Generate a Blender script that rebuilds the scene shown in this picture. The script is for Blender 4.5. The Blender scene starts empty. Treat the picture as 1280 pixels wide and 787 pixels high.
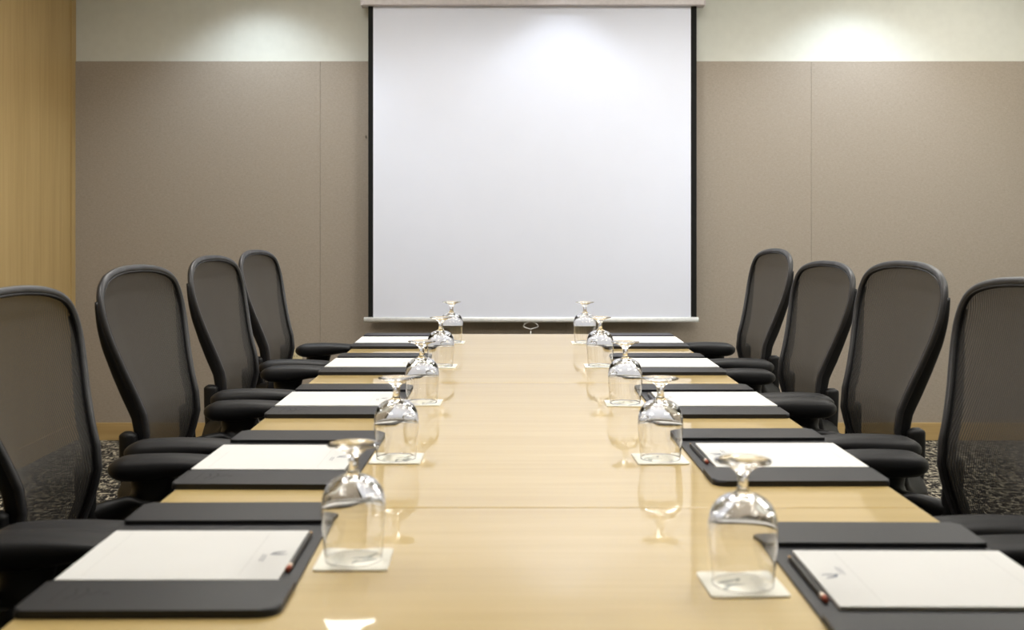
import bpy, bmesh, math, random
from mathutils import Vector, Matrix

random.seed(7)
scene = bpy.context.scene
COL = scene.collection
PI = math.pi

# ------------------------------------------------------------------ camera model (metres; x right, y into the room, z up)
F_PX, VX, VY, CAM_Z, TABLE_Z = 1390.0, 634.0, 280.0, 1.18, 0.74
WALL_Y = 6.10


def on_table(px, py, z=TABLE_Z):
    d = F_PX * (CAM_Z - z) / (py - VY)
    return Vector(((px - VX) * d / F_PX, d, z))


# ------------------------------------------------------------------ materials
def new_mat(name):
    m = bpy.data.materials.new(name)
    m.use_nodes = True
    nt = m.node_tree
    for n in list(nt.nodes):
        nt.nodes.remove(n)
    out = nt.nodes.new('ShaderNodeOutputMaterial')
    b = nt.nodes.new('ShaderNodeBsdfPrincipled')
    nt.links.new(b.outputs[0], out.inputs[0])
    return m, nt, b, out


def node(nt, kind, **kw):
    n = nt.nodes.new(kind)
    for k, v in kw.items():
        if k in n.inputs:
            n.inputs[k].default_value = v
        else:
            setattr(n, k, v)
    return n


def coords(nt, scale=(1, 1, 1), rot=(0, 0, 0)):
    t = nt.nodes.new('ShaderNodeTexCoord')
    mp = nt.nodes.new('ShaderNodeMapping')
    mp.inputs['Scale'].default_value = scale
    mp.inputs['Rotation'].default_value = rot
    nt.links.new(t.outputs['Object'], mp.inputs[0])
    return mp.outputs[0]


def ramp(nt, src, stops):
    r = nt.nodes.new('ShaderNodeValToRGB')
    el = r.color_ramp.elements
    while len(el) < len(stops):
        el.new(0.5)
    for e, (p, c) in zip(el, stops):
        e.position = p
        e.color = (*c, 1)
    nt.links.new(src, r.inputs[0])
    return r.outputs[0]


def bump(nt, b, src, strength=0.2, dist=0.001):
    n = node(nt, 'ShaderNodeBump', Strength=strength, Distance=dist)
    nt.links.new(src, n.inputs['Height'])
    nt.links.new(n.outputs[0], b.inputs['Normal'])


def plain(name, col, rough=0.5, metal=0.0, spec=0.5, var=0.06, scale=60.0, bmp=0.0):
    """a surface of one colour with a slight procedural mottling"""
    m, nt, b, _ = new_mat(name)
    n = node(nt, 'ShaderNodeTexNoise', Scale=scale, Detail=3.0)
    nt.links.new(coords(nt), n.inputs['Vector'])
    lo = tuple(c * (1 - var) for c in col)
    hi = tuple(min(1, c * (1 + var)) for c in col)
    nt.links.new(ramp(nt, n.outputs[0], [(0.3, lo), (0.7, hi)]), b.inputs['Base Color'])
    b.inputs['Roughness'].default_value = rough
    b.inputs['Metallic'].default_value = metal
    b.inputs['Specular IOR Level'].default_value = spec
    if bmp:
        bump(nt, b, n.outputs[0], bmp, 0.0006)
    return m


def wood(name, dark, mid, light, along, rough=0.4, coat=0.0, coat_rough=0.08):
    m, nt, b, _ = new_mat(name)
    s = {'x': (1.2, 30, 30), 'y': (30, 1.2, 30), 'z': (30, 30, 1.0)}[along]
    s2 = {'x': (0.25, 2.2, 2.2), 'y': (2.2, 0.25, 2.2), 'z': (2.6, 2.6, 0.12)}[along]
    n = node(nt, 'ShaderNodeTexNoise', Scale=1.6, Detail=6.0, Roughness=0.62, Distortion=0.35)
    nt.links.new(coords(nt, s), n.inputs['Vector'])
    n2 = node(nt, 'ShaderNodeTexNoise', Scale=2.0, Detail=2.0)
    nt.links.new(coords(nt, s2), n2.inputs['Vector'])
    mx = node(nt, 'ShaderNodeMix')
    mx.data_type = 'FLOAT'
    mx.inputs[0].default_value = 0.45
    nt.links.new(n.outputs[0], mx.inputs[2])
    nt.links.new(n2.outputs[0], mx.inputs[3])
    nt.links.new(ramp(nt, mx.outputs[0], [(0.3, dark), (0.5, mid), (0.72, light)]), b.inputs['Base Color'])
    b.inputs['Roughness'].default_value = rough
    b.inputs['Coat Weight'].default_value = coat
    b.inputs['Coat Roughness'].default_value = coat_rough
    return m


def fabric(name, lo, hi, scale=240.0):
    m, nt, b, _ = new_mat(name)
    a = node(nt, 'ShaderNodeTexNoise', Scale=1.0, Detail=3.0)
    nt.links.new(coords(nt, (scale * 0.28, 40, scale)), a.inputs['Vector'])
    c = node(nt, 'ShaderNodeTexNoise', Scale=1.0, Detail=3.0)
    nt.links.new(coords(nt, (scale, 40, scale * 0.3)), c.inputs['Vector'])
    mx = node(nt, 'ShaderNodeMix')
    mx.data_type = 'FLOAT'
    mx.inputs[0].default_value = 0.4
    nt.links.new(a.outputs[0], mx.inputs[2])
    nt.links.new(c.outputs[0], mx.inputs[3])
    nt.links.new(ramp(nt, mx.outputs[0], [(0.32, lo), (0.68, hi)]), b.inputs['Base Color'])
    b.inputs['Roughness'].default_value = 0.95
    b.inputs['Specular IOR Level'].default_value = 0.15
    bump(nt, b, mx.outputs[0], 0.35, 0.001)
    return m


def carpet(name):
    m, nt, b, _ = new_mat(name)
    a = node(nt, 'ShaderNodeTexNoise', Scale=1.0, Detail=2.0, Roughness=0.6, Distortion=0.6)
    nt.links.new(coords(nt, (66, 22, 60), (0, 0, 0.7)), a.inputs['Vector'])
    c = node(nt, 'ShaderNodeTexNoise', Scale=1.0, Detail=2.0, Distortion=0.5)
    nt.links.new(coords(nt, (20, 70, 60), (0, 0, 0.5)), c.inputs['Vector'])
    mx = node(nt, 'ShaderNodeMath', operation='MAXIMUM')
    nt.links.new(a.outputs[0], mx.inputs[0])
    nt.links.new(c.outputs[0], mx.inputs[1])
    nt.links.new(ramp(nt, mx.outputs[0], [(0.50, (0.012, 0.011, 0.011)), (0.57, (0.05, 0.045, 0.04)),
                                          (0.62, (0.46, 0.41, 0.31))]), b.inputs['Base Color'])
    b.inputs['Roughness'].default_value = 1.0
    b.inputs['Specular IOR Level'].default_value = 0.1
    bump(nt, b, mx.outputs[0], 0.8, 0.004)
    return m


def chair_mesh_mat(name):
    """open woven mesh: part of the light passes straight through the holes"""
    m, nt, b, out = new_mat(name)
    w = node(nt, 'ShaderNodeTexWave', Scale=1.0, Distortion=1.4, Detail=1.0)
    w.wave_type = 'BANDS'
    w.bands_direction = 'Y'
    w.inputs['Detail Scale'].default_value = 0.25
    nt.links.new(coords(nt, (6, 52, 6)), w.inputs['Vector'])
    nt.links.new(ramp(nt, w.outputs[1], [(0.2, (0.030, 0.028, 0.026)), (0.8, (0.070, 0.066, 0.061))]), b.inputs['Base Color'])
    b.inputs['Roughness'].default_value = 0.75
    b.inputs['Specular IOR Level'].default_value = 0.25
    tr = nt.nodes.new('ShaderNodeBsdfTransparent')
    mx = nt.nodes.new('ShaderNodeMixShader')
    mr = node(nt, 'ShaderNodeMapRange')
    mr.inputs['To Min'].default_value = 0.92
    mr.inputs['To Max'].default_value = 0.76
    nt.links.new(w.outputs[1], mr.inputs[0])
    nt.links.new(mr.outputs[0], mx.inputs[0])
    nt.links.new(tr.outputs[0], mx.inputs[1])
    nt.links.new(b.outputs[0], mx.inputs[2])
    nt.links.new(mx.outputs[0], out.inputs[0])
    return m


def glass(name):
    m, nt, b, _ = new_mat(name)
    b.inputs['Base Color'].default_value = (1, 1, 1, 1)
    b.inputs['Roughness'].default_value = 0.0
    b.inputs['IOR'].default_value = 1.48
    b.inputs['Transmission Weight'].default_value = 1.0
    return m


def emitter(name, col, strength):
    m, nt, b, out = new_mat(name)
    nt.nodes.remove(b)
    e = node(nt, 'ShaderNodeEmission', Strength=strength)
    e.inputs[0].default_value = (*col, 1)
    nt.links.new(e.outputs[0], out.inputs[0])
    return m


M = dict(
    table=wood('pale_maple_veneer', (0.52, 0.365, 0.125), (0.60, 0.435, 0.163), (0.67, 0.50, 0.21), 'x', 0.4, 0.9, 0.05),
    table_edge=plain('dark_table_edge', (0.03, 0.016, 0.012), 0.4),
    wall_wood=wood('vertical_oak_veneer', (0.34, 0.225, 0.085), (0.42, 0.29, 0.12), (0.49, 0.35, 0.16), 'z', 0.45),
    base_wood=wood('oak_baseboard', (0.38, 0.25, 0.10), (0.45, 0.31, 0.13), (0.52, 0.37, 0.17), 'x', 0.45),
    plaster=plain('cream_plaster', (0.615, 0.62, 0.56), 0.9, var=0.02, scale=25, bmp=0.1),
    fabric=fabric('taupe_wall_fabric', (0.295, 0.252, 0.205), (0.37, 0.322, 0.267)),
    ceiling=plain('white_ceiling_tile', (0.72, 0.70, 0.64), 0.95, var=0.03, scale=120),
    carpet=carpet('flecked_dark_carpet'),
    screen=plain('matte_white_screen', (0.735, 0.765, 0.865), 0.9, spec=0.1, var=0.006, scale=8),
    screen_black=plain('black_screen_border', (0.008, 0.008, 0.007), 0.8, spec=0.2),
    case=plain('pale_screen_case', (0.62, 0.57, 0.58), 0.45),
    bar=plain('white_enamel_bar', (0.80, 0.81, 0.80), 0.35),
    wire=plain('bright_steel_wire', (0.80, 0.79, 0.77), 0.3, metal=0.3),
    rim=plain('charcoal_rim_plastic', (0.028, 0.028, 0.031), 0.42, spec=0.5),
    frame=plain('black_frame_plastic', (0.008, 0.008, 0.009), 0.5, spec=0.35),
    pad=plain('black_arm_vinyl', (0.008, 0.008, 0.0095), 0.52, spec=0.32, bmp=0.1),
    mesh=chair_mesh_mat('woven_chair_mesh'),
    alu=plain('graphite_base_metal', (0.05, 0.05, 0.052), 0.4, metal=0.6),
    leather=plain('charcoal_leather', (0.017, 0.0175, 0.021), 0.45, spec=0.32, var=0.15, scale=900, bmp=0.25),
    emboss=plain('embossed_leather', (0.009, 0.009, 0.011), 0.55, spec=0.4, var=0.1, scale=900),
    paper=plain('white_notepaper', (0.745, 0.745, 0.735), 0.9, spec=0.2, var=0.01, scale=10),
    card=plain('cream_card', (0.78, 0.765, 0.69), 0.9, spec=0.2, var=0.02, scale=60),
    rule=plain('pale_grey_ink', (0.55, 0.55, 0.54), 0.9),
    ink=plain('slate_blue_ink', (0.13, 0.15, 0.20), 0.9),
    grey_ink=plain('grey_green_ink', (0.30, 0.31, 0.28), 0.9),
    pencil=plain('black_pencil_lacquer', (0.012, 0.012, 0.012), 0.3),
    rubber=plain('red_eraser', (0.42, 0.10, 0.06), 0.8),
    ferrule=plain('pale_ferrule', (0.75, 0.62, 0.52), 0.35, metal=0.7),
    lead=plain('bare_pencil_wood', (0.55, 0.36, 0.18), 0.7),
    glass=glass('clear_glass'),
    ivory=plain('ivory_plastic', (0.66, 0.58, 0.36), 0.4),
    slot=plain('dark_slot', (0.02, 0.02, 0.02), 0.6),
    brass=plain('dull_hook_metal', (0.10, 0.08, 0.05), 0.4, metal=0.8),
    trimwhite=plain('white_light_trim', (0.75, 0.75, 0.73), 0.4),
    can=plain('light_can_reflector', (0.7, 0.7, 0.7), 0.25, metal=1.0),
    lamp=emitter('warm_fill_glow', (1.0, 0.965, 0.90), 13.0),  # glow of the added ceiling fill panels
    bulb=emitter('cool_lamp_face', (0.95, 0.97, 1.0), 6.0),
)


# ------------------------------------------------------------------ mesh helpers
def link(o, parent=None):
    COL.objects.link(o)
    if parent is not None:
        o.parent = parent
    return o


def from_pydata(name, verts, faces, m, parent=None, smooth=True):
    me = bpy.data.meshes.new(name)
    me.from_pydata([tuple(v) for v in verts], [], faces)
    bm = bmesh.new()
    bm.from_mesh(me)
    bmesh.ops.recalc_face_normals(bm, faces=bm.faces)
    bm.to_mesh(me)
    bm.free()
    me.materials.append(m)
    if smooth:
        for p in me.polygons:
            p.use_smooth = True
    return link(bpy.data.objects.new(name, me), parent)


def from_bm(name, bm, m, parent=None, smooth=True, angle=40):
    me = bpy.data.meshes.new(name)
    bmesh.ops.recalc_face_normals(bm, faces=bm.faces)
    for e in bm.edges:
        if len(e.link_faces) == 2 and e.calc_face_angle(0) > math.radians(angle):
            e.smooth = False
    bm.to_mesh(me)
    bm.free()
    me.materials.append(m)
    if smooth:
        for p in me.polygons:
            p.use_smooth = True
    o = link(bpy.data.objects.new(name, me), parent)
    w = o.modifiers.new('face_weighted_normals', 'WEIGHTED_NORMAL')
    w.keep_sharp = True
    w.weight = 100
    return o


def add_box(bm, c, s, bev=0.0, seg=2, rot=None):
    r = bmesh.ops.create_cube(bm, size=1.0)
    vs = r['verts']
    for v in vs:
        v.co = Vector((v.co.x * s[0], v.co.y * s[1], v.co.z * s[2]))
    if bev:
        es = list({e for v in vs for e in v.link_edges})
        rr = bmesh.ops.bevel(bm, geom=es, offset=bev, segments=seg, profile=0.5, affect='EDGES')
        vs = list({v for f in rr['faces'] for v in f.verts} | {v for v in vs if v.is_valid})
    for v in vs:
        if rot is not None:
            v.co = rot @ v.co
        v.co = v.co + Vector(c)
    return vs


def box(name, lo, hi, m, parent=None, bev=0.0, seg=2):
    bm = bmesh.new()
    c = [(a + b) / 2 for a, b in zip(lo, hi)]
    s = [abs(b - a) for a, b in zip(lo, hi)]
    add_box(bm, c, s, bev, seg)
    return from_bm(name, bm, m, parent)


def lathe(profile, n=32, cap=False):
    """profile of (r, z) revolved about z; r = 0 makes a pole"""
    vs, fs, rows = [], [], []
    for r, z in profile:
        if r <= 1e-7:
            rows.append([len(vs)])
            vs.append(Vector((0, 0, z)))
        else:
            rows.append(list(range(len(vs), len(vs) + n)))
            vs += [Vector((r * math.cos(2 * PI * k / n), r * math.sin(2 * PI * k / n), z)) for k in range(n)]
    for a, b in zip(rows, rows[1:]):
        for k in range(n):
            k2 = (k + 1) % n
            if len(a) == 1 and len(b) == 1:
                continue
            if len(a) == 1:
                fs.append((a[0], b[k], b[k2]))
            elif len(b) == 1:
                fs.append((a[k], a[k2], b[0]))
            else:
                fs.append((a[k], a[k2], b[k2], b[k]))
    return vs, fs


def catmull(pts, per=6, closed=False):
    P = [Vector(p) for p in pts]
    n = len(P)
    out = []
    rng = n if closed else n - 1
    for i in range(rng):
        p1, p2 = P[i], P[(i + 1) % n]
        p0 = P[i - 1] if (closed or i > 0) else p1 * 2 - p2
        p3 = P[(i + 2) % n] if (closed or i + 2 < n) else p2 * 2 - p1
        for k in range(per):
            t = k / per
            out.append(0.5 * ((2 * p1) + (p2 - p0) * t + (2 * p0 - 5 * p1 + 4 * p2 - p3) * t * t
                              + (3 * p1 - p0 - 3 * p2 + p3) * t ** 3))
    if not closed:
        out.append(P[-1])
    return out


def interp(tab, x):
    if x <= tab[0][0]:
        return tab[0][1]
    for (a, fa), (b, fb) in zip(tab, tab[1:]):
        if x <= b:
            return fa + (fb - fa) * (x - a) / (b - a)
    return tab[-1][1]


def oval(a, b, n=14, p=2.6):
    o = []
    for k in range(n):
        t = 2 * PI * k / n
        c, s = math.cos(t), math.sin(t)
        o.append((a * math.copysign(abs(c) ** (2 / p), c), b * math.copysign(abs(s) ** (2 / p), s)))
    return o


def sweep(path, section, ref, closed=False):
    """section: list of (u, v) or a function i -> list; ref: function i -> vector giving the v direction"""
    vs, fs = [], []
    n = len(path)
    rings = []
    for i, p in enumerate(path):
        a = path[i - 1] if (closed or i > 0) else p
        b = path[(i + 1) % n] if (closed or i < n - 1) else p
        T = (b - a).normalized()
        V = Vector(ref(i))
        V = (V - T * V.dot(T)).normalized()
        U = V.cross(T)
        sec = section(i) if callable(section) else section
        rings.append(list(range(len(vs), len(vs) + len(sec))))
        vs += [p + U * u + V * v for u, v in sec]
    m = len(rings[0])
    for i in range(n if closed else n - 1):
        a, b = rings[i], rings[(i + 1) % n]
        for k in range(m):
            fs.append((a[k], a[(k + 1) % m], b[(k + 1) % m], b[k]))
    if not closed:
        fs.append(tuple(reversed(rings[0])))
        fs.append(tuple(rings[-1]))
    return vs, fs


def tube(path, r, n=8, closed=False):
    sec = [(r * math.cos(2 * PI * k / n), r * math.sin(2 * PI * k / n)) for k in range(n)]
    def ref(i):
        a, b = path[max(i - 1, 0)], path[min(i + 1, len(path) - 1)]
        T = (b - a).normalized()
        return (0, 0, 1) if abs(T.z) < 0.85 else (1, 0, 0)
    return sweep(path, sec, ref, closed)


def prism(outline, z0, z1, bev=0.0, seg=2):
    bm = bmesh.new()
    b = [bm.verts.new((x, y, z0)) for x, y in outline]
    t = [bm.verts.new((x, y, z1)) for x, y in outline]
    n = len(outline)
    bm.faces.new(list(reversed(b)))
    tf = bm.faces.new(t)
    for k in range(n):
        bm.faces.new((b[k], b[(k + 1) % n], t[(k + 1) % n], t[k]))
    if bev:
        bmesh.ops.bevel(bm, geom=list(tf.edges), offset=bev, segments=seg, profile=0.5, affect='EDGES')
    return bm


def rrect(x0, y0, x1, y1, radii, n=5):
    """rounded rectangle, radii for corners (x0y0, x1y0, x1y1, x0y1)"""
    out = []
    for (cx, cy, sx, sy, a0), r in zip(((x0, y0, 1, 1, PI), (x1, y0, -1, 1, 1.5 * PI),
                                        (x1, y1, -1, -1, 0), (x0, y1, 1, -1, 0.5 * PI)), radii):
        if r <= 0:
            out.append((cx, cy))
            continue
        for k in range(n + 1):
            a = a0 + 0.5 * PI * k / n
            out.append((cx + sx * r + r * math.cos(a), cy + sy * r + r * math.sin(a)))
    return out


def empty(name, loc=(0, 0, 0), rz=0.0):
    o = bpy.data.objects.new(name, None)
    o.empty_display_size = 0.05
    o.location = loc
    o.rotation_euler = (0, 0, rz)
    return link(o)


def tag(o, label, cat, group=None):
    o['label'] = label
    o['category'] = cat
    if group:
        o['group'] = group
    return o


def structure(o):
    o['kind'] = 'structure'
    return o


def copy_tree(o, parent=None):
    c = o.copy()
    COL.objects.link(c)
    c.parent = parent
    for ch in list(o.children):
        copy_tree(ch, c)
    return c


# ------------------------------------------------------------------ the room
XL, XR, YN, CEIL = -2.365, 3.005, -1.6, 2.72
structure(box('floor', (XL - 0.1, YN - 0.1, -0.06), (XR + 0.1, WALL_Y + 0.1, 0.0), M['carpet']))
structure(box('ceiling', (XL - 0.1, YN - 0.1, CEIL), (XR + 0.1, WALL_Y + 0.1, CEIL + 0.08), M['ceiling']))
structure(box('wall_far', (XL - 0.1, WALL_Y, 0), (XR + 0.1, WALL_Y + 0.1, CEIL), M['plaster']))
structure(box('wall_left', (XL - 0.1, YN, 0), (XL, WALL_Y, CEIL), M['wall_wood']))
structure(box('wall_right', (XR, YN, 0), (XR + 0.1, WALL_Y, CEIL), M['plaster']))
structure(box('wall_near', (XL - 0.1, YN - 0.1, 0), (XR + 0.1, YN, CEIL), M['plaster']))
PANEL_T = 0.022
PW = (XR - XL) / 4
for k in range(4):
    structure(box('trim_%d' % (k + 1), (XL + k * PW + 0.0005, WALL_Y - PANEL_T, 0.096),
                  (XL + (k + 1) * PW - 0.0005, WALL_Y, 2.07), M['fabric'], bev=0.0012))
structure(box('trim_5', (XL, 6.022, 0.0), (XL + 0.006, WALL_Y - PANEL_T, CEIL), M['wall_wood'], bev=0.0015))
structure(box('baseboard_far', (XL + 0.006, WALL_Y - PANEL_T - 0.008, 0), (XR, WALL_Y, 0.096), M['base_wood'], bev=0.002))
structure(box('baseboard_left', (XL, YN, 0), (XL + 0.012, 6.02, 0.096), M['wall_wood'], bev=0.002))
structure(box('baseboard_right', (XR - 0.012, YN, 0), (XR, WALL_Y - 0.035, 0.096), M['wall_wood'], bev=0.002))

# ------------------------------------------------------------------ projection screen
SY = 5.985
scr = empty('projection_screen', ((452 + 880) / 2 / F_PX * 0 + 0.134, SY, 0.60))
tag(scr, 'white pull-down projection screen with black side borders on the far wall', 'projection screen')


def sx(px):
    return (px - VX) / F_PX * SY - 0.134


def sz(py):
    return CAM_Z - (py - VY) / F_PX * SY - 0.60


top_z = sz(8)
box('screen_fabric', (sx(466.5), -0.0006, sz(397)), (sx(863.5), 0.0006, top_z + 0.03), M['screen'], scr)
for a, b in ((460.3, 466.5), (863.5, 870.8)):
    o = box('screen_border', (sx(a), -0.0006, sz(397)), (sx(b), 0.0006, top_z + 0.03), M['screen_black'], scr)
    o['label'] = 'black border strip'
# housing: rounded box profile swept along x
prof = [(-0.036, 0.0), (-0.040, 0.004), (-0.040, 0.026), (-0.036, 0.031), (-0.034, 0.055), (-0.022, 0.078), (0.0, 0.088),
        (0.045, 0.088), (0.045, 0.0)]
vs, fs = [], []
for x in (sx(454.0), sx(878.5)):
    vs += [Vector((x, y, top_z + z)) for y, z in prof]
n = len(prof)
fs = [(k, (k + 1) % n, n + (k + 1) % n, n + k) for k in range(n)] + [tuple(range(n)), tuple(range(n, 2 * n))]
o = from_pydata('screen_case', vs, fs, M['case'], scr, smooth=False)
for a, b in ((451.5, 454.0), (878.5, 880.5)):
    bm = bmesh.new()
    add_box(bm, ((sx(a) + sx(b)) / 2, 0.003, top_z + 0.044), (abs(sx(b) - sx(a)), 0.09, 0.092), 0.004)
    from_bm('end_cap', bm, M['case'], scr)
bar = [Vector((sx(455), 0, sz(399.3))), Vector((sx(873), 0, sz(399.3)))]
vs, fs = sweep(bar, oval(0.011, 0.0135, 16), lambda i: (0, 0, 1))
bo = from_pydata('bottom_bar', vs, fs, M['bar'], scr, smooth=True)
hx, hz = sx(663.5), sz(402.2)
hz -= 0.012
hp = catmull([(hx - 0.024, 0, hz + 0.006), (hx - 0.038, 0, hz - 0.006), (hx - 0.034, 0, hz - 0.016), (hx - 0.008, 0, hz - 0.024), (hx, 0, hz - 0.027),
              (hx + 0.008, 0, hz - 0.024), (hx + 0.034, 0, hz - 0.016), (hx + 0.038, 0, hz - 0.006), (hx + 0.024, 0, hz + 0.006),
              (hx, 0, hz + 0.013)], 4, True)
tv, tf = tube(hp, 0.0021, 8, True)
tv2, tf2 = tube([Vector((hx, 0, hz - 0.036)), Vector((hx, 0, hz - 0.06)), Vector((hx, 0, hz - 0.085))], 0.0024)
from_pydata('pull_handle', tv + tv2, tf + [tuple(k + len(tv) for k in f) for f in tf2], M['wire'], scr)

for x in (sx(500), sx(832)):
    box('wall_bracket', (x - 0.02, 0.04, top_z + 0.02), (x + 0.02, WALL_Y - SY - 0.0015, top_z + 0.07), M['case'], scr, bev=0.002)

# ------------------------------------------------------------------ outlet and hook on the far wall
FACE = WALL_Y - PANEL_T
out = empty('wall_outlet', (-1.155, FACE, 0.440))
tag(out, 'ivory wall outlet low on the fabric wall beside the farthest left chair', 'outlet')
box('cover_plate', (-0.035, -0.006, -0.0575), (0.035, 0, 0.0575), M['ivory'], out, bev=0.003)
for dz in (-0.02, 0.02):
    r = box('socket', (-0.016, -0.008, dz - 0.014), (0.016, -0.0055, dz + 0.014), M['ivory'], out, bev=0.001)
    box('slot', (-0.008, -0.0084, dz - 0.005), (-0.006, -0.0078, dz + 0.005), M['slot'], r)
    box('slot', (0.006, -0.0084, dz - 0.005), (0.008, -0.0078, dz + 0.005), M['slot'], r)
hv, hf = tube(catmull([(0, 0, 0), (0, -0.012, 0.0), (0, -0.016, 0.006), (0, -0.016, 0.012)], 4), 0.003)
hk = from_pydata('wall_hook', hv, hf, M['brass'])
hk.location = (-0.770, FACE, 1.652)
tag(hk, 'tiny dull hook on the fabric wall left of the screen', 'hook')

# ------------------------------------------------------------------ conference table
TX0, TX1 = -0.551, 0.6415
seams = (0.367, 1.728, 3.089, 4.458)
tb = empty('conference_table', ((TX0 + TX1) / 2, 2.41, 0.0))
tag(tb, 'long pale maple conference table in three sections down the room', 'table')
tc = tb.location.copy()
TT = 0.024
for a, b in zip(seams, seams[1:]):
    box('tabletop', (TX0 - tc.x, a - tc.y + 0.0011, TABLE_Z - TT), (TX1 - tc.x, b - tc.y - 0.0011, TABLE_Z), M['table'], tb, bev=0.0022)
o = box('table_apron', (TX0 - tc.x + 0.22, seams[0] - tc.y + 0.2, TABLE_Z - TT - 0.07), (TX1 - tc.x - 0.22, seams[3] - tc.y - 0.2, TABLE_Z - TT), M['table_edge'], tb, bev=0.004)
for yy in (0.85, 2.40, 3.95):
    bm = bmesh.new()
    add_box(bm, (0, yy - tc.y, 0.34), (0.42, 0.07, 0.612), 0.006)
    add_box(bm, (0, yy - tc.y, 0.02), (0.62, 0.12, 0.04), 0.008)
    from_bm('pedestal', bm, M['table_edge'], tb)

# ------------------------------------------------------------------ office chair (local x forward to the table, z up)
OUT = [(0.158, 0.47), (0.168, 0.52), (0.176, 0.58), (0.182, 0.64), (0.185, 0.70), (0.190, 0.745), (0.203, 0.795), (0.224, 0.85),
       (0.246, 0.905), (0.259, 0.950), (0.262, 0.985), (0.255, 1.018), (0.235, 1.045), (0.196, 1.0645), (0.138, 1.0765), (0.074, 1.082), (0.022, 1.0835)]
PROF = [(0.47, -0.288), (0.52, -0.274), (0.58, -0.255), (0.62, -0.241), (0.66, -0.228), (0.70, -0.219), (0.745, -0.224), (0.795, -0.240), (0.85, -0.257),
        (0.905, -0.272), (0.955, -0.284), (1.00, -0.294), (1.035, -0.302), (1.060, -0.310), (1.0755, -0.318), (1.0815, -0.324), (1.083, -0.328)]


def prof_x(z):
    return interp(PROF, z)


HALF = catmull([(y, z, 0) for y, z in OUT], 4)          # bottom to top, right half
HALF3 = [Vector((prof_x(p.y), p.x, p.y)) for p in HALF]
LOOP = HALF3 + [Vector((p.x, -p.y, p.z)) for p in reversed(HALF3)]
bot = HALF3[0]
for k in range(1, 8):
    t = k / 8
    yy = -bot.y + 2 * bot.y * t
    LOOP.append(Vector((bot.x - 0.02 * (1 - (2 * t - 1) ** 2), yy, bot.z)))


def normal_at(p):
    z = min(max(p.z, 0.5), 1.05)
    dx = prof_x(z + 0.03) - prof_x(z - 0.03)
    return Vector((0.06, 0, -dx)).normalized()


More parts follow.
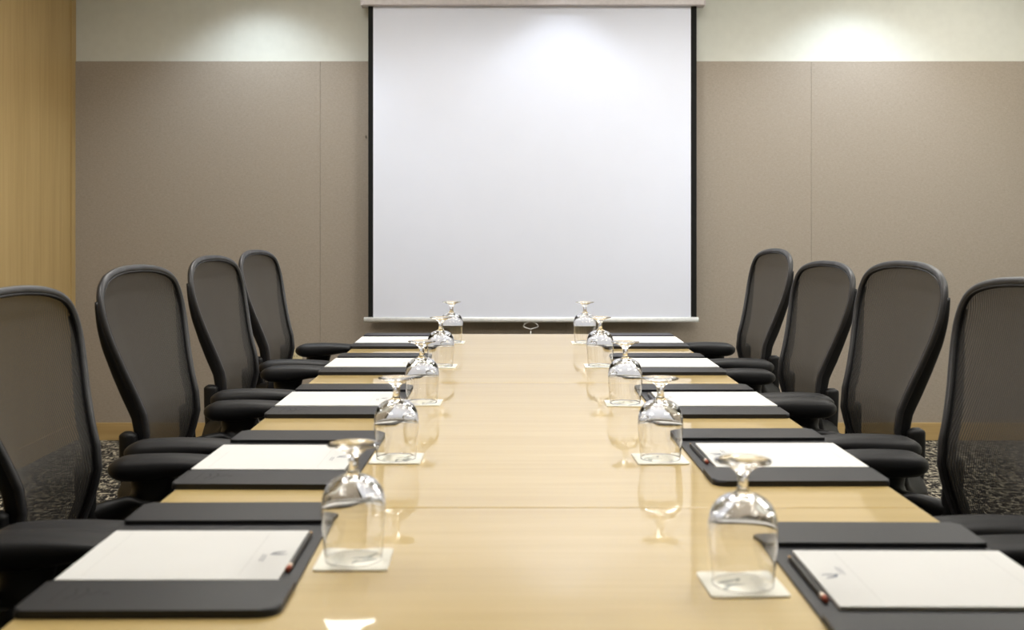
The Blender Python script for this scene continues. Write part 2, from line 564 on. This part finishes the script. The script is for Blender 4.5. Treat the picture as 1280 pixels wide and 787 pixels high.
def make_chair():
    root = empty('office_chair')
    # rim: flattened tube with a raised inner lip
    rim_sec = oval(0.0082, 0.0078, 14, 2.4)
    N = len(LOOP)
    path = []
    for i, p in enumerate(LOOP):
        T = (LOOP[(i + 1) % N] - LOOP[i - 1]).normalized()
        nrm = normal_at(p)
        nrm = (nrm - T * nrm.dot(T)).normalized()
        side = nrm.cross(T)
        cen = Vector((p.x, 0, 0.78))
        inward = side if (cen - p).dot(side) > 0 else -side
        path.append(p + inward * 0.0082 + nrm * 0.003)
    vs, fs = sweep(path, rim_sec, lambda i: normal_at(LOOP[i]), True)
    from_pydata('back_rim', vs, fs, M['rim'], root)
    lip = []
    for i, p in enumerate(LOOP):
        T = (LOOP[(i + 1) % N] - LOOP[i - 1]).normalized()
        nrm = normal_at(p)
        nrm = (nrm - T * nrm.dot(T)).normalized()
        side = nrm.cross(T)
        cen = Vector((p.x, 0, 0.78))
        inward = side if (cen - p).dot(side) > 0 else -side
        lip.append(p + inward * 0.0182 + nrm * 0.004)
    vs, fs = sweep(lip, oval(0.0028, 0.0045, 8, 2), lambda i: normal_at(LOOP[i]), True)
    from_pydata('rim_lip', vs, fs, M['frame'], root)
    # woven mesh, bowed backwards between the rims
    nu, vs, fs = 24, [], []
    rows = HALF3
    for i, p in enumerate(rows):
        hw = max(p.y - 0.0135, 0.004)
        fade = min(1, (p.z - 0.45) / 0.08) * min(1, (1.09 - p.z) / 0.075)
        dep = 0.039 * max(fade, 0.0)
        for k in range(nu + 1):
            u = -1 + 2 * k / nu
            vs.append(Vector((p.x - 0.001 - dep * (1 - u * u) ** 0.85, u * hw, p.z - (0.010 if i > len(rows) - 4 else 0))))
    for i in range(len(rows) - 1):
        for k in range(nu):
            a = i * (nu + 1) + k
            fs.append((a, a + 1, a + nu + 2, a + nu + 1))
    from_pydata('back_mesh', vs, fs, M['mesh'], root)
    # rear frame rails, one each side, behind the rim
    for s in (1, -1):
        pts, half = [], []
        for p in HALF3:
            if 0.50 < p.z < 1.016:
                e = interp([(0.5, 0.020), (0.70, 0.020), (0.80, 0.022), (0.85, 0.019), (0.92, 0.014), (0.985, 0.006), (1.016, 0.003)], p.z)
                front, back = 0.002, -0.0048 - e
                pts.append(Vector((p.x, s * (p.y - 0.0098), p.z)) + normal_at(p) * ((front + back) / 2))
                half.append((front - back) / 2)
        vs, fs = sweep(pts, lambda i: oval(0.0105, half[i], 12, 3), lambda i: (1, 0, 0))
        from_pydata('back_rail', vs, fs, M['frame'], root)
    # arm brackets, pads and supports
    for s in (1, -1):
        pts = catmull([(-0.225, s * 0.195, 0.49), (-0.242, s * 0.197, 0.56), (-0.249, s * 0.197, 0.63), (-0.251, s * 0.196, 0.690), (-0.251, s * 0.195, 0.712)], 5)
        k_ = len(pts)
        vs, fs = sweep(pts, lambda i: oval(0.0145 * (1 if i < k_ - 3 else (0.9, 0.7, 0.35)[i - k_ + 3]),
                                           0.020 * (1 if i < k_ - 3 else (0.92, 0.72, 0.4)[i - k_ + 3]), 12, 3), lambda i: (1, 0, 0))
        from_pydata('arm_bracket', vs, fs, M['frame'], root)
        # pad: loft of rounded sections along x
        vs, fs = [], []
        X0, X1, ns, nc = -0.228, 0.045, 26, 18
        for i in range(ns + 1):
            t = i / ns
            tt = 0.5 - 0.5 * math.cos(PI * t)
            x = X0 + (X1 - X0) * tt
            e0 = min(1, (x - X0) / 0.042)
            e1 = min(1, (X1 - x) / 0.05)
            end = math.sqrt(max(0.0, 1 - (1 - e0) ** 2)) * math.sqrt(max(0.0, 1 - (1 - e1) ** 2))
            end = max(end, 0.02)
            f = (x - X0) / (X1 - X0)
            ztop = 0.703 + 0.007 * math.sin(PI * min(1, f * 1.1)) + 0.001
            zbot = interp([(0, 0.656), (0.35, 0.655), (0.6, 0.668), (1, 0.684)], f)
            zc, hz_ = (ztop + zbot) / 2, (ztop - zbot) / 2 * (0.25 + 0.75 * end) * (end ** 0.4)
            hw = 0.047 * end * (1 - 0.12 * f)
            yc = 0.270 - 0.010 * f
            for y, z in oval(hw, hz_, nc, 2.7):
                vs.append(Vector((x, s * (yc + y), zc + z)))
        for i in range(ns):
            for k in range(nc):
                a, b = i * nc + k, i * nc + (k + 1) % nc
                fs.append((a, b, b + nc, a + nc))
        fs += [tuple(range(nc)), tuple(range(ns * nc, ns * nc + nc))]
        pad = from_pydata('armrest', vs, fs, M['pad'], root)
        pts = catmull([(-0.135, s * 0.269, 0.672), (-0.142, s * 0.271, 0.645), (-0.165, s * 0.265, 0.617), (-0.200, s * 0.246, 0.596),
                       (-0.232, s * 0.222, 0.588), (-0.250, s * 0.202, 0.588)], 5)
        q = len(pts) - 1
        vs, fs = sweep(pts, lambda i: oval(0.017, 0.050 - 0.018 * (i / q), 12, 3), lambda i: (1, 0, 0.15 + 1.2 * i / q))
        from_pydata('arm_support', vs, fs, M['frame'], pad)
    # seat
    sl = catmull([(-0.215, -0.15, 0.462), (-0.16, -0.225, 0.463), (0.0, -0.25, 0.462), (0.14, -0.25, 0.455), (0.215, -0.20, 0.437), (0.235, 0, 0.427),
                  (0.215, 0.20, 0.437), (0.14, 0.25, 0.455), (0.0, 0.25, 0.462), (-0.16, 0.225, 0.463), (-0.215, 0.15, 0.462), (-0.225, 0, 0.462)], 5, True)
    vs, fs = sweep(sl, oval(0.018, 0.014, 12), lambda i: (0, 0, 1), True)
    from_pydata('seat_rim', vs, fs, M['frame'], root)
    c0 = Vector((0.0, 0, 0.447))
    vs, fs, nr = [c0], [], 7
    for j in range(1, nr + 1):
        t = j / nr
        vs += [Vector((c0.x + (p.x - c0.x) * t, p.y * t, c0.z + (p.z - c0.z) * t * t)) for p in sl]
    L = len(sl)
    for k in range(L):
        fs.append((0, 1 + k, 1 + (k + 1) % L))
        for j in range(nr - 1):
            a, b = 1 + j * L + k, 1 + j * L + (k + 1) % L
            fs.append((a, b, b + L, a + L))
    from_pydata('seat_mesh', vs, fs, M['mesh'], root)
    bm = bmesh.new()
    add_box(bm, (-0.02, 0, 0.395), (0.26, 0.16, 0.06), 0.018, 3)
    for s in (1, -1):
        add_box(bm, (-0.10, s * 0.13, 0.43), (0.22, 0.035, 0.05), 0.01)
        add_box(bm, (-0.195, s * 0.185, 0.468), (0.05, 0.06, 0.07), 0.012)
    from_bm('tilt_mechanism', bm, M['frame'], root)
    vs, fs = lathe([(0, 0.09), (0.030, 0.09), (0.030, 0.25), (0.026, 0.255), (0.019, 0.26), (0.019, 0.385), (0, 0.385)], 20)
    from_pydata('gas_column', vs, fs, M['alu'], root)
    vs, fs = lathe([(0, 0.075), (0.045, 0.075), (0.047, 0.10), (0.044, 0.135), (0.034, 0.142), (0, 0.142)], 24)
    from_pydata('base_hub', vs, fs, M['alu'], root)
    for k in range(5):
        a = 2 * PI * k / 5 + 0.3
        d = Vector((math.cos(a), math.sin(a), 0))
        pts = [d * 0.035 + Vector((0, 0, 0.112)), d * 0.15 + Vector((0, 0, 0.102)), d * 0.25 + Vector((0, 0, 0.086)), d * 0.315 + Vector((0, 0, 0.074))]
        pts = catmull(pts, 4)
        q = len(pts) - 1
        vs, fs = sweep(pts, lambda i: oval(0.024 - 0.009 * i / q, 0.019 - 0.007 * i / q, 12, 3), lambda i: (0, 0, 1))
        leg = from_pydata('base_leg', vs, fs, M['alu'], root)
        bm = bmesh.new()
        rot = Matrix.Rotation(a, 3, 'Z') @ Matrix.Rotation(PI / 2, 3, 'X')
        c = d * 0.305
        side = Vector((-d.y, d.x, 0))
        for s in (1, -1):
            r = bmesh.ops.create_cone(bm, cap_ends=True, segments=20, radius1=0.028, radius2=0.028, depth=0.018)
            for v in r['verts']:
                v.co = rot @ v.co + c + side * (0.014 * s) + Vector((0, 0, 0.0282))
        r = bmesh.ops.create_cone(bm, cap_ends=True, segments=12, radius1=0.010, radius2=0.010, depth=0.045)
        for v in r['verts']:
            v.co = v.co + c + Vector((0, 0, 0.052))
        from_bm('caster', bm, M['frame'], leg)
    return root


ORD = ['nearest the camera', 'second from the camera', 'third from the camera', 'fourth from the camera', 'farthest, near the screen wall']
proto = make_chair()
# (x of the origin, y, turn in degrees) for every chair; left chairs face +x, right chairs face -x
CHL = [(-0.600, 1.430, 0, 1), (-0.610, 2.070, 0, 0.98), (-0.602, 2.715, -3, 0.995), (-0.608, 3.440, -2.5, 0.998), (-0.624, 4.120, -3, 1)]
CHR = [(0.668, 1.400, 0, 1), (0.668, 2.055, 3, 0.995), (0.674, 2.725, 3, 1.004), (0.688, 3.440, 4, 0.982), (0.688, 4.130, 2.5, 1.004)]
first = True
for side, spots, base in (('left', CHL, 0.0), ('right', CHR, PI)):
    for k, (x, y, a, hs) in enumerate(spots):
        o = proto if first else copy_tree(proto)
        first = False
        o.location = (x, y, 0)
        o.rotation_euler = (0, 0, base + math.radians(a))
        o.scale = (1, 1, hs)
        tag(o, 'black mesh-back office chair on the %s side of the table, %s' % (side, ORD[k]), 'chair', 'office chairs around the conference table')

# ------------------------------------------------------------------ place settings
BL, BW = 0.482, 0.298                    # blotter: length along y, width along x


def make_blotter(mark):
    """local: x from 0 (sitter's edge) to BW (middle of the table), y centred"""
    root = empty('desk_pad')
    r = 0.018
    e = 0.105
    bm = prism(rrect(0, -BL / 2 + 0.01, BW, BL / 2 - 0.01, (0.006, r, r, 0.006)), 0, 0.0035, 0.001)
    from_bm('base_sheet', bm, M['leather'], root)
    for s in (1, -1):
        y0, y1 = (BL / 2 - e, BL / 2) if s > 0 else (-BL / 2, -BL / 2 + e)
        rad = (0.003, 0.003, r * 1.2, 0.01) if s > 0 else (0.01, r * 1.2, 0.003, 0.003)
        bm = prism(rrect(0, y0, BW, y1, rad), 0.0, 0.0095, 0.0045, 4)
        rail = from_bm('side_rail', bm, M['leather'], root)
        if mark and s < 0:
            vs, fs = [], []
            def stroke(pts, w):
                for (ax, ay), (bx, by) in zip(pts, pts[1:]):
                    dx, dy = bx - ax, by - ay
                    l = math.hypot(dx, dy)
                    nx, ny = -dy / l * w, dx / l * w
                    q = len(vs)
                    vs.extend([Vector((ax + nx, ay + ny, 0.0097)), Vector((ax - nx, ay - ny, 0.0097)),
                               Vector((bx - nx, by - ny, 0.0097)), Vector((bx + nx, by + ny, 0.0097))])
                    fs.append((q, q + 1, q + 2, q + 3))
            yb = -BL / 2
            stroke([(0.030, yb + 0.022), (0.033, yb + 0.085)], 0.0008)
            stroke([(0.045, yb + 0.035), (0.052, yb + 0.055), (0.046, yb + 0.075)], 0.0016)
            stroke([(0.056, yb + 0.035), (0.064, yb + 0.060), (0.058, yb + 0.078)], 0.002)
            stroke([(0.068, yb + 0.05), (0.078, yb + 0.068)], 0.002)
            stroke([(0.082, yb + 0.055), (0.088, yb + 0.06)], 0.003)
            from_pydata('embossed_mark', vs, fs, M['emboss'], rail, smooth=False)
    return root


def leaf(vs, fs, cx, cy, L, W, a, z):
    q = len(vs)
    n = 10
    ring = []
    for k in range(n):
        t = 2 * PI * k / n
        x, y = L * math.cos(t), W * math.sin(t) * (1 - 0.5 * math.cos(t))
        ring.append(Vector((cx + x * math.cos(a) - y * math.sin(a), cy + x * math.sin(a) + y * math.cos(a), z)))
    vs.extend(ring)
    fs.append(tuple(range(q, q + n)))


def bar2(vs, fs, x0, y0, x1, y1, z):
    q = len(vs)
    vs.extend([Vector((x0, y0, z)), Vector((x1, y0, z)), Vector((x1, y1, z)), Vector((x0, y1, z))])
    fs.append((q, q + 1, q + 2, q + 3))


NT = 0.0050


def make_notepad():
    """x: 0 sitter's edge .. 0.272 head of the page; y centred, 0.216 wide"""
    root = empty('notepad')
    L, W = 0.272, 0.216
    bm = prism(rrect(0, -W / 2, L, W / 2, (0.001,) * 4, 2), 0.001, NT, 0.0004, 1)
    from_bm('paper_block', bm, M['paper'], root)
    bm = prism(rrect(0.001, -W / 2 + 0.001, L - 0.001, W / 2 - 0.001, (0.001,) * 4, 2), 0.0, 0.0012)
    from_bm('backing_board', bm, M['card'], root)
    z = NT + 0.00015
    for nm, x in (('header_rule', L - 0.052), ('footer_rule', 0.028)):
        vs, fs = [], []
        bar2(vs, fs, x, -W / 2 + 0.012, x + 0.0006, W / 2 - 0.012, z)
        from_pydata(nm, vs, fs, M['rule'], root, smooth=False)
    vs, fs = [], []
    leaf(vs, fs, L - 0.020, 0.004, 0.010, 0.0022, 0.5, z)
    leaf(vs, fs, L - 0.017, -0.006, 0.009, 0.002, 0.1, z)
    leaf(vs, fs, L - 0.026, -0.002, 0.008, 0.0018, 1.0, z)
    for k in range(5):
        bar2(vs, fs, L - 0.040, -0.034 + k * 0.006, L - 0.0385, -0.030 + k * 0.006, z)
        bar2(vs, fs, L - 0.036, -0.036 + k * 0.0058, L - 0.0345, -0.032 + k * 0.0058, z)
    from_pydata('printed_emblem', vs, fs, M['ink'], root, smooth=False)
    return root


CT = 0.0022


def make_coaster():
    root = empty('coaster')
    s = 0.0475
    from_bm('card', prism(rrect(-s, -s, s, s, (0.006,) * 4), 0, CT, 0.0005, 1), M['card'], root)
    z = CT + 0.00015
    vs, fs = [], []
    leaf(vs, fs, -0.016, 0.008, 0.016, 0.004, 0.5, z)
    leaf(vs, fs, -0.010, -0.004, 0.015, 0.0035, 0.1, z)
    leaf(vs, fs, -0.020, -0.012, 0.013, 0.003, 0.9, z)
    leaf(vs, fs, -0.002, 0.014, 0.008, 0.003, 1.2, z)
    for k in range(6):
        bar2(vs, fs, 0.014, -0.022 + 0.008 * k, 0.030 - 0.003 * (k % 2), -0.0205 + 0.008 * k, z)
    from_pydata('printed_emblem', vs, fs, M['grey_ink'], root, smooth=False)
    return root


def make_goblet():
    outer = [(0.0368, 0.0), (0.0374, 0.0006), (0.0388, 0.018), (0.0405, 0.036), (0.0419, 0.052), (0.0423, 0.064), (0.0412, 0.078), (0.0375, 0.091),
             (0.0310, 0.1005), (0.0220, 0.1065), (0.0135, 0.1095), (0.0088, 0.1125), (0.0068, 0.117), (0.0062, 0.123), (0.0066, 0.130),
             (0.0085, 0.1355), (0.0135, 0.1405), (0.0210, 0.1445), (0.0290, 0.1470), (0.0332, 0.1482), (0.0342, 0.1494), (0.0338, 0.1504)]
    top = [(0.028, 0.1508), (0.012, 0.1500), (0.0, 0.1496)]
    inner = [(0.0, 0.1030), (0.010, 0.1022), (0.020, 0.0990), (0.0290, 0.0932), (0.0354, 0.0860), (0.0396, 0.0755), (0.0413, 0.064), (0.04095, 0.052),
             (0.03965, 0.036), (0.03795, 0.018), (0.0365, 0.0005)]
    def smooth(pr, per=5):
        return [(max(p.x, 0), p.y) for p in catmull([(a, b, 0) for a, b in pr], per)]
    vs, fs = lathe(smooth(outer) + smooth(top), 64)
    vi, fi = lathe(smooth(inner) + [(0.0368, 0.0)], 64)
    o = from_pydata('water_goblet', vs + vi, fs + [tuple(k + len(vs) for k in f) for f in fi], M['glass'])
    bm = bmesh.new()
    bm.from_mesh(o.data)
    bmesh.ops.remove_doubles(bm, verts=bm.verts, dist=1e-6)
    bmesh.ops.recalc_face_normals(bm, faces=bm.faces)
    bm.to_mesh(o.data)
    bm.free()
    return o


def make_pencil():
    root = empty('pencil')
    R = 0.0036
    def hexa(y0, y1, r0, r1, n=6, off=0.0):
        vs = []
        for y, r in ((y0, r0), (y1, r1)):
            vs += [Vector((r * math.cos(2 * PI * k / n + off), y, R * 0.95 + r * math.sin(2 * PI * k / n + off))) for k in range(n)]
        fs = [(k, (k + 1) % n, n + (k + 1) % n, n + k) for k in range(n)] + [tuple(range(n)), tuple(range(n, 2 * n))]
        return vs, fs
    v, f = hexa(-0.066, 0.072, R, R)
    from_pydata('shaft', v, f, M['pencil'], root, smooth=False)
    v, f = hexa(0.072, 0.088, R * 0.95, 0.0006, 12)
    from_pydata('sharpened_tip', v, f, M['lead'], root, smooth=True)
    v, f = hexa(-0.076, -0.066, R * 0.98, R * 0.98, 12)
    from_pydata('ferrule', v, f, M['ferrule'], root)
    v, f = hexa(-0.086, -0.076, R * 0.9, R * 0.9, 12)
    from_pydata('eraser', v, f, M['rubber'], root)
    return root


# y centres of the five settings per side and the sitter's edge x of each blotter, small turns in degrees
PAD_Y = {('left', 0): -0.021, ('left', 1): -0.016, ('right', 0): -0.004, ('right', 1): -0.020}
SETL = [(-0.556, 1.480, 0.6), (-0.556, 2.086, -0.8), (-0.553, 2.762, 0), (-0.553, 3.482, 0), (-0.556, 4.165, 0)]
SETR = [(0.648, 1.366, -0.6), (0.643, 2.108, 0.5), (0.642, 2.760, 0), (0.643, 3.480, 0), (0.645, 4.165, 0)]
GLL = [(442, 700), (495.5, 573.5), (527.5, 503.5), (551, 458), (564.5, 428)]
GLR = [(928.5, 731), (825.5, 574), (781.5, 504.5), (750, 457.5), (731, 428.5)]
bl_mark, bl_plain = make_blotter(True), make_blotter(False)
np0, co0, go0, pe0 = make_notepad(), make_coaster(), make_goblet(), make_pencil()
used = set()


def inst(p):
    if p.name in used:
        return copy_tree(p)
    used.add(p.name)
    return p


PORD = ['nearest the camera', 'second from the camera', 'third from the camera', 'fourth from the camera', 'farthest from the camera']
PENCILS = {('left', 0), ('right', 0), ('right', 1), ('right', 2)}
for side, sets, gls, base, sg in (('left', SETL, GLL, 0.0, 1), ('right', SETR, GLR, PI, -1)):
    for k, (x, y, a) in enumerate(sets):
        a = math.radians(a)
        b = inst(bl_mark if side == 'left' else bl_plain)
        b.location = (x, y, TABLE_Z)
        b.rotation_euler = (0, 0, base + a)
        tag(b, 'dark leather desk pad on the %s edge of the table, %s' % (side, PORD[k]), 'desk pad', 'leather desk pads on the table')
        p = inst(np0)
        p.location = (x - sg * 0.001 + (0.006 if (side, k) == ('left', 0) else 0), y + PAD_Y.get((side, k), random.uniform(-0.004, 0.004)), TABLE_Z + 0.0035)
        p.rotation_euler = (0, 0, base + a + math.radians(random.uniform(-0.7, 0.7)))
        tag(p, 'white notepad on a dark desk pad, %s side, %s' % (side, PORD[k]), 'notepad', 'notepads on the desk pads')
        g = on_table(*gls[k])
        c = inst(co0)
        c.location = (g.x + sg * 0.001, g.y, TABLE_Z)
        c.rotation_euler = (0, 0, (PI if side == 'left' else 0.0) + math.radians(random.uniform(-2, 2)))
        tag(c, 'square cream coaster under an upturned goblet, %s row, %s' % (side, PORD[k]), 'coaster', 'coasters under the goblets')
        o = inst(go0)
        o.location = (g.x, g.y, TABLE_Z + CT + 0.0002)
        tag(o, 'clear stemmed goblet upside down on a coaster, %s row, %s' % (side, PORD[k]), 'glass', 'upturned goblets along the table')
        if (side, k) in PENCILS:
            q = inst(pe0)
            q.location = (x + sg * 0.2805, y + sg * 0.0, TABLE_Z + 0.0035)
            q.rotation_euler = (0, 0, a + math.radians(-0.5 * sg))
            tag(q, 'black pencil beside the notepad, %s side, %s' % (side, PORD[k]), 'pencil', 'pencils beside the notepads')

# ------------------------------------------------------------------ lights: wall downlights of the room, plus added ceiling fill
def lamp(name, kind, loc, energy, col, **kw):
    l = bpy.data.lights.new(name, kind)
    l.energy = energy
    l.color = col
    for k, v in kw.items():
        setattr(l, k, v)
    o = bpy.data.objects.new(name, l)
    o.location = loc
    return link(o)


def fill_panel(x, y, label):  # unseen glowing panel, added for soft overall fill light
    r = empty('ceiling_fill', (x, y, CEIL))
    tag(r, label, 'ceiling light', 'added ceiling fill panels')
    bm = bmesh.new()
    w, d = 0.62, 1.22
    for s in (1, -1):
        add_box(bm, (s * (w / 2 - 0.012), 0, -0.010), (0.024, d, 0.02), 0.003)
        add_box(bm, (0, s * (d / 2 - 0.012), -0.010), (w, 0.024, 0.02), 0.003)
    from_bm('fill_frame', bm, M['trimwhite'], r)
    box('fill_diffuser', (-w / 2 + 0.02, -d / 2 + 0.02, -0.012), (w / 2 - 0.02, d / 2 - 0.02, -0.004), M['lamp'], r)


k = 0
for x, sd in ((-0.85, 'left'), (0.95, 'right'), (2.35, 'far right')):
    for y, wh in ((2.8, 'near'), (4.9, 'far')) if x > 2 else ((2.1, 'near'), (4.5, 'far')):
        fill_panel(x, y, 'added unseen ceiling fill panel over the %s side of the room, %s row' % (sd, wh))

WASH_Y = 5.66
for x, wh, e, cc, sp in ((-1.33, 'left', 44, (0.78, 0.89, 1.0), 0), (0.295, 'middle', 11, (0.86, 0.92, 1.0), 30), (1.87, 'right', 46, (0.74, 0.86, 1.0), 0)):
    d = empty('downlight', (x, WASH_Y, CEIL))
    tag(d, 'round recessed downlight washing the far wall, %s one' % wh, 'downlight', 'wall-washing downlights')
    vs, fs = lathe([(0.062, -0.001), (0.085, -0.001), (0.085, -0.008), (0.078, -0.011), (0.066, -0.011), (0.062, -0.006), (0.062, -0.001)], 32)
    from_pydata('trim_ring', vs, fs, M['trimwhite'], d)
    vs, fs = lathe([(0, -0.002), (0.060, -0.002), (0.060, -0.004), (0, -0.004)], 32)
    from_pydata('lamp_face', vs, fs, M['bulb'], d)
    lamp('downlight_beam', 'SPOT', (x, WASH_Y, CEIL - 0.03), e, cc, spot_size=math.radians(88 if wh == 'middle' else 110), spot_blend=0.5 if wh == 'middle' else 0.75, shadow_soft_size=0.035)
    if sp:
        lamp('fill_spot', 'SPOT', (x, 4.75, CEIL - 0.03), sp, (0.96, 0.98, 1.0), spot_size=math.radians(150), spot_blend=0.3, shadow_soft_size=0.05)  # added fill spot, set out from the wall with no fixture of its own

w = bpy.data.worlds.new('room_dark')
scene.world = w
w.use_nodes = True
w.node_tree.nodes['Background'].inputs[0].default_value = (0, 0, 0, 1)

# ------------------------------------------------------------------ camera
cam = bpy.data.cameras.new('camera')
cam.sensor_width = 36.0
cam.sensor_fit = 'HORIZONTAL'
cam.lens = F_PX / 1280 * 36
cam.shift_x = (640 - VX) / 1280
cam.shift_y = (VY - 393.5) / 1280
cam.clip_start = 0.02
cam.dof.use_dof = True
cam.dof.focus_distance = 3.45
cam.dof.aperture_fstop = 5.2
co = link(bpy.data.objects.new('camera', cam))
co.location = (0, 0, CAM_Z)
co.rotation_euler = (PI / 2, 0, 0)
scene.camera = co

vsn = scene.view_settings
vsn.view_transform = 'Standard'
vsn.look = 'None'
vsn.gamma = 1.0
vsn.use_curve_mapping = False
vsn.exposure = 0.0
scene.cycles.use_denoising = True
scene.cycles.sample_clamp_indirect = 0.0
scene.cycles.blur_glossy = 0.0
scene.cycles.max_bounces = 12
scene.cycles.transmission_bounces = 12
scene.cycles.transparent_max_bounces = 12
